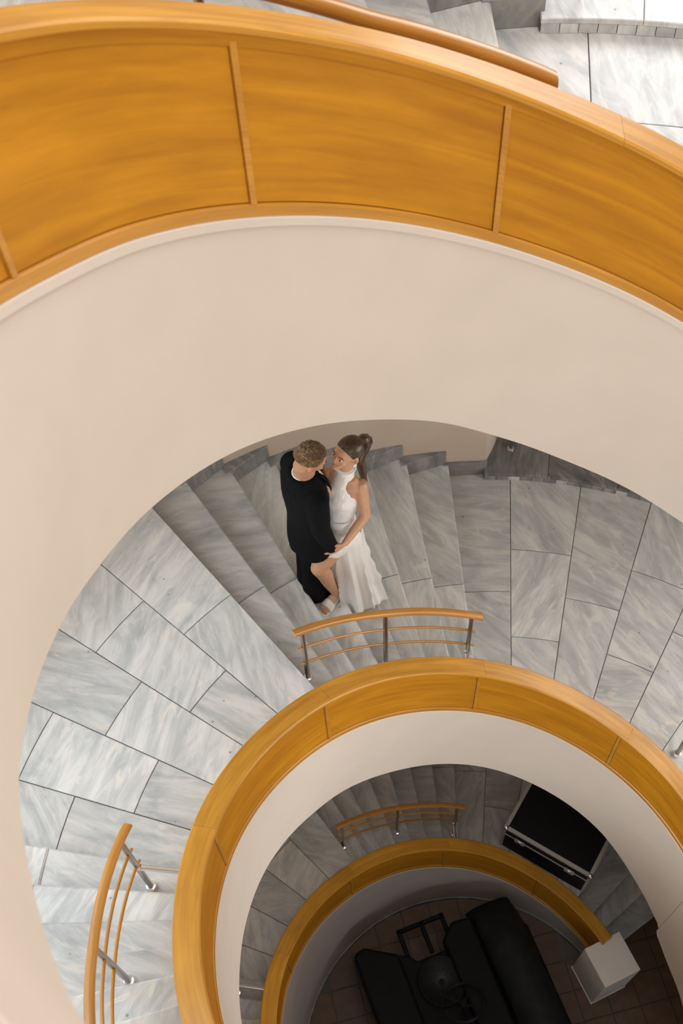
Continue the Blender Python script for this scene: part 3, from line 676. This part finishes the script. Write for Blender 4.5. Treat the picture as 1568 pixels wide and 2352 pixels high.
# ---------- the man in the black suit
mf, ms, mu = frame((.917, .40, 0)); mr = -ms                     # his right side is towards the stair well
def mp(x, y, z): return Vector((x, y, b5+z))
hc = mp(-1.010, 2.295, 1.640); hf, hs, hu = [v_*.90 for v_ in frame((.90, .10, -.40))]
g = Org()
head(g, hc, hf, hs, hu, .97)
g.loft([(mp(-1.058, 2.318, 1.42), ms*.075, mf*.075), (mp(-1.05, 2.315, 1.50), ms*.060, mf*.062), (hc-hu*.06-hf*.02, ms*.056, mf*.060), (hc-hu*.01-hf*.015, ms*.055, mf*.060)], 16)
g.loft([(mp(-1.06, 2.285, .86), ms*.13, mf*.09), (mp(-1.06, 2.30, 1.08), ms*.125, mf*.085), (mp(-1.058, 2.312, 1.28), ms*.15, mf*.10), (mp(-1.06, 2.318, 1.40), ms*.15, mf*.085), (mp(-1.058, 2.318, 1.47), ms*.09, mf*.06)])
shR, elR, wrR = mp(-.992, 2.168, 1.395), mp(-.985, 2.165, 1.10), mp(-.938, 2.172, .865)
shL, elL, wrL = mp(-1.125, 2.462, 1.37), mp(-1.02, 2.545, 1.17), mp(-.90, 2.47, 1.06)
g.tube([shR, elR, wrR], [.052, .042, .030]); g.tube([shL, elL, wrL], [.052, .042, .030])
fingers(g, wrR+Vector((.010, .004, -.005)), (.55, .25, -.8), (-.5, .8, -.1), (.6, .3, .7), .30, .95)
fingers(g, wrL, (.9, -.35, -.15), (-.3, -.9, 0), (0, -.1, 1), .25, .98)
hipL, hipR = mp(-1.075, 2.355, .90), mp(-1.045, 2.245, .90)
knL, knR = mp(-1.085, 2.37, .49), mp(-1.055, 2.295, .49); anL, anR = mp(-1.095, 2.375, .09), mp(-1.06, 2.295, .09)
for h_, k_, a_ in ((hipL, knL, anL), (hipR, knR, anR)):
    g.tube([h_, k_, a_], [.078, .055, .038]); g.tube([a_-Vector((0, 0, .05))-mf*.03, a_-Vector((0, 0, .055))+mf*.10], [.032, .026])
man = g.make('person', M['skin_m'], None, .0045, 3)
tag(man, 'man in a black suit with short brown hair, his back half turned', 'person')
# jacket
g = Org()
g.loft([(mp(-1.063, 2.285, .775), ms*.178, mf*.125), (mp(-1.062, 2.288, .85), ms*.175, mf*.124), (mp(-1.06, 2.298, 1.02), ms*.160, mf*.112), (mp(-1.06, 2.302, 1.10), ms*.160, mf*.112), (mp(-1.058, 2.312, 1.28), ms*.180, mf*.128), (mp(-1.062, 2.318, 1.38), ms*.190, mf*.115), (mp(-1.064, 2.318, 1.44), ms*.150, mf*.095), (mp(-1.062, 2.318, 1.485), ms*.090, mf*.078)], 24)
g.tube([shR+ms*.01, (shR+elR)/2, elR, (elR+wrR)/2, wrR+Vector((0, 0, .012))], [.074, .066, .058, .052, .046])
g.tube([shL-ms*.01, (shL+elL)/2, elL, (elL+wrL)/2, wrL], [.074, .066, .058, .052, .044])
jacket = g.make('jacket', M['suit'], man, .0065, 5)
# back vent flap and pocket line of the jacket
g = Org(); g.loft([(mp(-1.168, 2.262, .79), mr*.065, mf*.010), (mp(-1.166, 2.262, .90), mr*.05, mf*.010), (mp(-1.158, 2.265, 1.02), mr*.02, mf*.008)], 10)
g.loft([(mp(-1.174, 2.245, .755), mr*.035, mf*.008), (mp(-1.168, 2.25, .84), mr*.04, mf*.008)], 10)
g.make('vent_flap', M['suit'], jacket, .005, 3)
for q in (-1, 1):                                                    # lapels
    g = Org(); c0 = mp(-1.058, 2.318, 0)
    g.loft([(c0+mf*.070+ms*q*.052+Vector((0, 0, 1.475)), ms*.016, mf*.010), (c0+mf*.112+ms*q*.058+Vector((0, 0, 1.40)), ms*.030, mf*.010), (c0+mf*.134+ms*q*.040+Vector((0, 0, 1.28)), ms*.026, mf*.009), (c0+mf*.130+ms*q*.012+Vector((0, 0, 1.12)), ms*.008, mf*.007)], 10)
    g.make('lapel', M['suit'], jacket, .004, 2)
g = Org()
g.loft([(mp(-1.058, 2.318, 1.15)+mf*.108, ms*.01, mf*.010), (mp(-1.058, 2.318, 1.28)+mf*.116, ms*.034, mf*.014), (mp(-1.058, 2.318, 1.38)+mf*.098, ms*.045, mf*.020), (mp(-1.056, 2.318, 1.45)+mf*.066, ms*.046, mf*.018)], 14)
g.loft([(mp(-1.056, 2.318, 1.43), ms*.074, mf*.080), (mp(-1.055, 2.318, 1.465), ms*.068, mf*.072), (mp(-1.056, 2.318, 1.490), ms*.062, mf*.066)], 18)
g.make('shirt', M['shirt'], man, .004, 2)
g = Org()
g.loft([(mp(-1.063, 2.287, .76), ms*.165, mf*.118), (mp(-1.063, 2.287, .86), ms*.165, mf*.112), (mp(-1.062, 2.29, .98), ms*.14, mf*.10)], 20)
for h_, k_, a_ in ((hipL, knL, anL), (hipR, knR, anR)):
    g.loft([(h_+Vector((0, 0, -.02)), ms*.092, mf*.098), (h_*.6+k_*.4, ms*.082, mf*.090), (k_, ms*.070, mf*.082), (k_*.5+a_*.5, ms*.070, mf*.084), (a_+Vector((0, 0, -.055)), ms*.076, mf*.094)], 16)
g.make('trousers', M['suit'], man, .0065, 5)
for a_ in (anL, anR):
    g = Org(); g.loft([(a_+Vector((0, 0, -.088)), ms*.04, mf*.05), (a_+Vector((0, 0, -.045)), ms*.042, mf*.05), (a_+Vector((0, 0, -.03)), ms*.036, mf*.04)], 12)
    g.loft([(a_+mf*.02+Vector((0, 0, -.088)), ms*.040, mf*.10), (a_+mf*.05+Vector((0, 0, -.086)), ms*.042, mf*.10), (a_+mf*.05+Vector((0, 0, -.05)), ms*.036, mf*.085)], 14)
    g.make('shoe', M['black_leather'], man, .005, 2)
# hair: a close cap with longer tufts on the crown
random.seed(11)
g = Org(); g.blob(hc-hf*.020+hu*.034, hs*.0805, hf*.098, hu*.088, 22, 14)
V, F = list(g.V), list(g.F)
for i in range(len(V)):
    p_ = Vector(V[i])-hc; 
    if p_.dot(hu) < .006+max(0, p_.dot(hf))*.75: V[i] = tuple(hc+p_*.84)
    else: V[i] = tuple(hc+p_*.965)
cap_n = len(V)
for q in range(2600):
    th = random.uniform(0, 2*PI); ph_ = math.acos(random.uniform(.0, 1)) * (1.06 if random.random() < .5 else .9)
    d = hs*math.sin(ph_)*math.cos(th)*.08+hf*math.sin(ph_)*math.sin(th)*.097+hu*math.cos(ph_)*.088
    p_ = hc-hf*.020+hu*.034+d; rel = p_-hc
    if rel.dot(hu) < .018+max(0, rel.dot(hf))*.62: continue
    p_ = hc+rel*.965
    nrm = d.normalized(); ln = random.uniform(.012, .026)*(.35+.65*max(0, nrm.dot(hu)))+.003
    dr = (nrm*.55+hf*(.55+.5*random.random())+hs*random.uniform(-.35, .35)).normalized()
    if nrm.dot(hu) < .45: dr = (nrm*.35-hu*.8+hf*.2).normalized(); ln = .010
    tube_v([p_-nrm*.004, p_+dr*ln*.5+nrm*.002, p_+dr*ln], [.0026, .0022, .0006], 4, V, F)
hair = mobj('hair', V, F, M['hair_m'], man, 60)
for q in (-1, 1):                                                    # eyes and brows
    e = Org(); e.blob(hc+hf*.072+hs*q*.030+hu*.012, hs*.012, hf*.010, hu*.008, 10, 6); e.make('eye', M['eye_white'], man, 0, 0)
    e = Org(); e.blob(hc+hf*.0800+hs*q*.030+hu*.012, hs*.006, hf*.004, hu*.006, 10, 6); e.make('iris', M['dark'], man, 0, 0)
    e = Org(); e.blob(hc+hf*.085+hs*q*.030+hu*.031, hs*.018, hf*.004, hu*.004, 10, 6); e.make('eyebrow', M['hair_m'], man, 0, 0)
e = Org(); e.blob(hc+hf*.0995-hu*.052, hs*.021, hf*.005, hu*.006, 10, 6); e.make('lips', M['lips'], man, 0, 0)

# ---------- the woman in the white satin dress
wf, wl, wu = frame((-.53, -.848, 0))
Hc = mp(-.806, 2.383, 1.538); Hf, Hs, Hu = [v_*.945 for v_ in frame((-.74, -.57, .24))]
g = Org()
head(g, Hc, Hf, Hs, Hu, .93, True)
g.loft([(mp(-.832, 2.375, 1.30), wl*.060, wf*.055), (mp(-.828, 2.378, 1.35), wl*.046, wf*.046), (mp(-.818, 2.382, 1.42), wl*.043, wf*.044), (Hc-Hu*.02-Hf*.01, wl*.045, wf*.047)], 16)
g.loft([(mp(-.875, 2.315, .78), wl*.120, wf*.090), (mp(-.875, 2.315, .88), wl*.112, wf*.085), (mp(-.872, 2.33, 1.0), wl*.083, wf*.066), (mp(-.86, 2.345, 1.10), wl*.095, wf*.075), (mp(-.845, 2.36, 1.20), wl*.105, wf*.080), (mp(-.835, 2.372, 1.29), wl*.115, wf*.060), (mp(-.832, 2.376, 1.335), wl*.075, wf*.045)])
sL, eL, wL = mp(-.742, 2.335, 1.275), mp(-.722, 2.262, 1.055), mp(-.850, 2.165, .915)
sR, eR, wR = mp(-.915, 2.425, 1.29), mp(-.985, 2.40, 1.10), mp(-.93, 2.33, 1.22)
g.tube([sL, (sL+eL)/2, eL, (eL*.6+wL*.4), wL], [.045, .040, .033, .031, .021]); g.tube([sR, eR, wR], [.043, .033, .023])
fingers(g, wL, (-.74, -.20, -.62), (-.35, .80, -.1), (-.45, -.30, .6), .20, .92)
fingers(g, wR, (.1, -.2, 1), (-1, 0, 0), (0, -1, 0), .3, .9)
hpL, kL, aL = mp(-.880, 2.275, .815), mp(-1.022, 2.168, .625), mp(-.932, 2.256, .115)
hpR, kR, aR = mp(-.855, 2.355, .82), mp(-.865, 2.345, .42), mp(-.83, 2.385, -.035)
g.tube([hpL, hpL*.5+kL*.5, kL*.92+hpL*.08, kL], [.082, .074, .056, .052]); g.tube([kL, kL*.72+aL*.28-wf*.012, kL*.45+aL*.55, aL], [.052, .053, .042, .031])
g.tube([hpR, kR, kR*.7+aR*.3, aR], [.08, .052, .052, .032])
# feet: heel raised in the mule
td = Vector((-.72, -.69, 0)).normalized(); ts_ = Vector((-td.y, td.x, 0))
def foot(a_, z0, td, ts_):
    heel = a_-td*.020; heel.z = z0+.070; ball = a_+td*.085; ball.z = z0+.024; toe = a_+td*.122; toe.z = z0+.019
    g.loft([(heel-td*.012, ts_*.016, Vector((0, 0, .016))), (heel+td*.01, ts_*.027, Vector((0, 0, .026))), (Vector((a_.x, a_.y, z0+.062))+td*.04, ts_*.029, Vector((0, 0, .026))), (ball, ts_*.038, Vector((0, 0, .017))), (toe-td*.016, ts_*.036, Vector((0, 0, .012)))], 14)
    for i in range(5):
        o_ = (-.029+.0145*i); L2 = (.030, .031, .027, .022, .017)[i] if ts_.x < 0 else (.017, .022, .027, .031, .030)[i]
        pp = toe-td*.018+ts_*o_; g.tube([pp, pp+td*L2*.6, pp+td*L2+Vector((0, 0, -.005))], [.0085, .0080, .0068], 8)
    return heel, ball, toe
foot(aL, b5+.012, td, ts_); foot(aR, 4*H+.012, Vector((-.9, -.4, 0)).normalized(), Vector((.4, -.9, 0)).normalized())
woman = g.make('person', M['skin_w'], None, .0042, 3)
tag(woman, 'woman in a white halter dress with a brown ponytail and one bare leg forward', 'person')
# shoes (mules)
for a_, z0, t_, s_ in ((aL, b5, td, ts_), (aR, 4*H, Vector((-.9, -.4, 0)).normalized(), Vector((.4, -.9, 0)).normalized())):
    g = Org(); up_ = Vector((0, 0, 1)); B = Vector((a_.x, a_.y, z0))
    g.loft([(B-t_*.048+up_*.050, s_*.020, up_*.008), (B-t_*.03+up_*.049, s_*.028, up_*.008), (B+t_*.03+up_*.024, s_*.028, up_*.007), (B+t_*.08+up_*.008, s_*.041, up_*.007), (B+t_*.125+up_*.007, s_*.040, up_*.006), (B+t_*.152+up_*.007, s_*.024, up_*.006)], 14)
    g.loft([(B-t_*.034+up_*.0, s_*.009, t_*.009), (B-t_*.03+up_*.045, s_*.018, t_*.016)], 10)
    g.loft([(B+t_*.055+up_*.044, s_*.041, up_*.040), (B+t_*.075+up_*.036, s_*.046, up_*.034), (B+t_*.100+up_*.028, s_*.047, up_*.027)], 16)
    g.make('mule_shoe', M['shoe_white'], woman, .0035, 2)
# bodice: high halter collar, draped hips
g = Org()
g.loft([(mp(-.872, 2.317, .74), wl*.128, wf*.102), (mp(-.873, 2.317, .84), wl*.128, wf*.100), (mp(-.874, 2.322, .92), wl*.110, wf*.087), (mp(-.872, 2.332, 1.0), wl*.094, wf*.076), (mp(-.862, 2.345, 1.09), wl*.104, wf*.086), (mp(-.853, 2.350, 1.17), wl*.112, wf*.108), (mp(-.843, 2.364, 1.23), wl*.096, wf*.090), (mp(-.836, 2.372, 1.29), wl*.073, wf*.072), (mp(-.829, 2.377, 1.335), wl*.058, wf*.058), (mp(-.824, 2.38, 1.37), wl*.053, wf*.054), (mp(-.818, 2.382, 1.415), wl*.053, wf*.053)], 24)
g.tube([hpL, hpL*.66+kL*.34], [.098, .086])
bod = g.make('bodice', M['satin'], woman, .005, 4)
tx = bpy.data.textures.new('drape', 'CLOUDS'); tx.noise_scale = .055; tx.noise_depth = 2
dm_ = bod.modifiers.new('drape', 'DISPLACE'); dm_.texture = tx; dm_.strength = .009; dm_.mid_level = .5
for z_, l_, f_, tl in ((.985, .099, .081, .012), (.955, .106, .086, -.010), (.905, .118, .094, .014), (.86, .127, .100, -.012)):   # gathered folds round the waist
    pts = [mp(-.873, 2.324, z_+tl*math.sin(a+.6)) + wl*(l_-.007)*math.cos(a)+wf*(f_-.006)*math.sin(a) for a in [2*PI*i/40 for i in range(41)]]
    tube('drape_fold', pts, [.0062+.003*math.sin(i*.5) for i in range(41)], M['satin'], bod, 8)
pts = [mp(-.817, 2.382, 1.405)+wl*.055*math.cos(a)+wf*.055*math.sin(a) for a in [2*PI*i/28 for i in range(29)]]
tube('collar_fold', pts, .006, M['satin'], bod, 8)
# skirt: an open sheet, split over the left leg, with deepening folds and a short train on the lower step
random.seed(5)
lev = [(.82, (-.872, 2.317), .128, .108), (.70, (-.865, 2.320), .130, .112), (.58, (-.852, 2.322), .122, .115), (.44, (-.838, 2.326), .122, .117), (.30, (-.822, 2.330), .124, .119), (.16, (-.810, 2.334), .130, .122), (.03, (-.797, 2.336), .140, .126), (-.07, (-.788, 2.334), .150, .130), (-.135, (-.783, 2.330), .156, .132)]
nu, nv = 110, 44
V = []; F = []
zz_ = [q[0] for q in lev][::-1]
def lv(z, i, j=None):
    ys = [(q[i] if j is None else q[i][j]) for q in lev][::-1]; return float(np.interp(z, zz_, ys))
for iv in range(nv+1):
    t = iv/nv; z = .82+(-.135-.82)*t
    a0 = 262-58*t**.7; a1 = 490+4*t
    for iu in range(nu+1):
        s_ = iu/nu; A = math.radians(a0+(a1-a0)*s_)
        amp = .003+.034*t**1.1
        fold = (1-2*abs(math.sin(A*4.2+1.2+1.3*t))**.7)*.75+math.sin(A*11-.7+2.2*t)*.22+math.sin(A*3.3+.5-t)*.4
        side = max(0, math.cos(A+.15))                                   # towards +x the cloth bunches
        puff = side*(.009*math.exp(-((t-.42)/.16)**2)*(1+.9*math.sin(26*t+A*2))+.016*math.exp(-((t-.72)/.10)**2)*(1+.6*math.sin(30*t-A*3)))
        r_x = lv(z, 2)*.98+amp*fold+puff; r_y = lv(z, 3)+amp*fold*.9
        x = lv(z, 1, 0)+r_x*math.cos(A); y = lv(z, 1, 1)+r_y*math.sin(A)
        tip = math.exp(-((math.degrees(A)-330)/16)**2)*max(0, (t-.75)/.25)
        x += .025*tip; y -= .02*tip
        zz = b5+z+.012*math.sin(A*9)*t*(1-t)*2
        # the hem lifts over the front of the step it rests on
        if t > .8: zz += .035*(t-.8)/.2*max(0, math.sin(A*2.5+.4))
        V.append((x, y, zz))
for iv in range(nv):
    for iu in range(nu):
        q = iv*(nu+1)+iu; F.append((q, q+1, q+nu+2, q+nu+1))
sk = mobj('skirt', V, F, M['satin'], woman, 70); so = sk.modifiers.new('solid', 'SOLIDIFY'); so.thickness = .004
# hair: sleek cap, hair tie, long ponytail
g = Org(); g.blob(Hc-Hf*.018+Hu*.030, Hs*.0745, Hf*.094, Hu*.0835, 80, 60)
V, F = list(g.V), list(g.F)
for i in range(len(V)):
    p_ = Vector(V[i])-Hc
    e_ = (p_.dot(Hu)+.035-max(0, p_.dot(Hf)+.02)*1.25)/.016; e_ = max(0, min(1, e_*.5+.5)); V[i] = tuple(Hc+p_*(.86+.14*e_*e_*(3-2*e_)))
mobj('hair', V, F, M['hair_w'], woman, 60)
pr_ = Hc-Hf*.092+Hu*.050
tube('hair_tie', [pr_-Hf*.006, pr_-Hf*.020+Hu*.006], .019, M['hair_w'], woman, 12)
V, F = [], []
pend = mp(-.712, 2.415, 1.14)
ctrl = [pr_, pr_-Hf*.032+Hu*.002, pr_-Hf*.045-Vector((0, 0, .05)), mp(-.734, 2.420, 1.42), mp(-.722, 2.42, 1.28), pend]
def cr(P, t):
    n = len(P)-1; i = min(int(t*n), n-1); u_ = t*n-i
    p0, p1, p2, p3 = P[max(i-1, 0)], P[i], P[i+1], P[min(i+2, n)]
    return .5*((2*p1)+(p2-p0)*u_+(2*p0-5*p1+4*p2-p3)*u_*u_+(3*p1-p0-3*p2+p3)*u_**3)
tube_v([cr(ctrl, i/16) for i in range(17)], [.016, .020, .024, .027, .028, .029, .029, .029, .029, .029, .028, .027, .026, .024, .020, .013, .004], 14, V, F)
for q in range(46):
    a = random.uniform(0, 2*PI); o_ = Vector((math.cos(a), math.sin(a), 0)); R2 = random.uniform(.016, .032); e_ = random.uniform(.86, 1.0); w_ = random.uniform(0, 6)
    tube_v([cr(ctrl, e_*i/12)+o_*R2*(.45+.55*math.sin(PI*min(1, i/9)))+Vector((.004*math.sin(i*.9+w_), .004*math.cos(i*.8+w_), 0)) for i in range(13)], [.0055]*10+[.0045, .003, .0008], 5, V, F)
mobj('ponytail', V, F, M['hair_w'], woman, 60)
for q in (-1, 1):
    e = Org(); e.blob(Hc+Hf*.076+Hs*q*.029+Hu*.012, Hs*.0125, Hf*.010, Hu*.0075, 12, 8); e.make('eye', M['eye_white'], woman, 0, 0)
    e = Org(); e.blob(Hc+Hf*.0835+Hs*q*.029+Hu*.012, Hs*.0060, Hf*.0045, Hu*.0062, 10, 6); e.make('iris', M['dark'], woman, 0, 0)
    sf = lambda x: .0885-.020*(x/.05)**2
    tube('eyelid', [Hc+Hf*(sf(q*.029+x)-.003)+Hs*(q*.029+x)+Hu*(.0185-.006*(x/.014)**2) for x in (-.014, -.008, 0, .008, .014)], [.0012, .0022, .0026, .0022, .0012], M['dark'], woman, 6)
    tube('eyebrow', [Hc+Hf*(.0875-.012*((q*.030+x)/.05)**2)+Hs*(q*.030+x)+Hu*(.033+.0012*q*x/.019-.002*(x/.019)**2) for x in (-.019, -.010, 0, .010, .019)], [.0010, .0020, .0022, .0020, .0010], M['hair_w'], woman, 6)
    e = Org(); c_ = Hc+Hs*q*.076-Hu*.040-Hf*.004
    e.blob(c_, Hs*.007, Hf*.0135, Hu*.0135, 12, 8); e.make('earring', M['pearl'], woman, 0, 0)
ml = [(-.024, .008), (-.013, .001), (0, -.002), (.013, .001), (.024, .008)]
tube('upper_lip', [Hc+Hf*(.0955-.012*(abs(x)/.023)**2)+Hs*x+Hu*(-.0435+y) for x, y in ml], [.0010, .0026, .0028, .0026, .0010], M['lips'], woman, 6)
tube('teeth', [Hc+Hf*(.0935-.012*(abs(x)/.023)**2)+Hs*x*.8+Hu*(-.048+y*.9) for x, y in ml], [.001, .0030, .0034, .0030, .001], M['pearl'], woman, 6)
tube('lower_lip', [Hc+Hf*(.0945-.012*(abs(x)/.023)**2)+Hs*x*.92+Hu*(-.0535+y*1.2) for x, y in ml], [.0010, .0030, .0036, .0030, .0010], M['lips'], woman, 6)

for q in (-1, 1):                                                    # reddish blobs painting the shade inside the man's and the woman's ears
    for c_, f_, s_, u_, mt, pa, k_ in ((hc, hf, hs, hu, M['lips'], man, .97), (Hc, Hf, Hs, Hu, M['lips'], woman, .93)):
        e = Org(); e.blob(c_+s_*q*.0855*k_-u_*.004*k_+f_*.002, s_*.004, f_*.008, u_*.015, 10, 6); e.make('ear_shade', mt, pa, 0, 0)
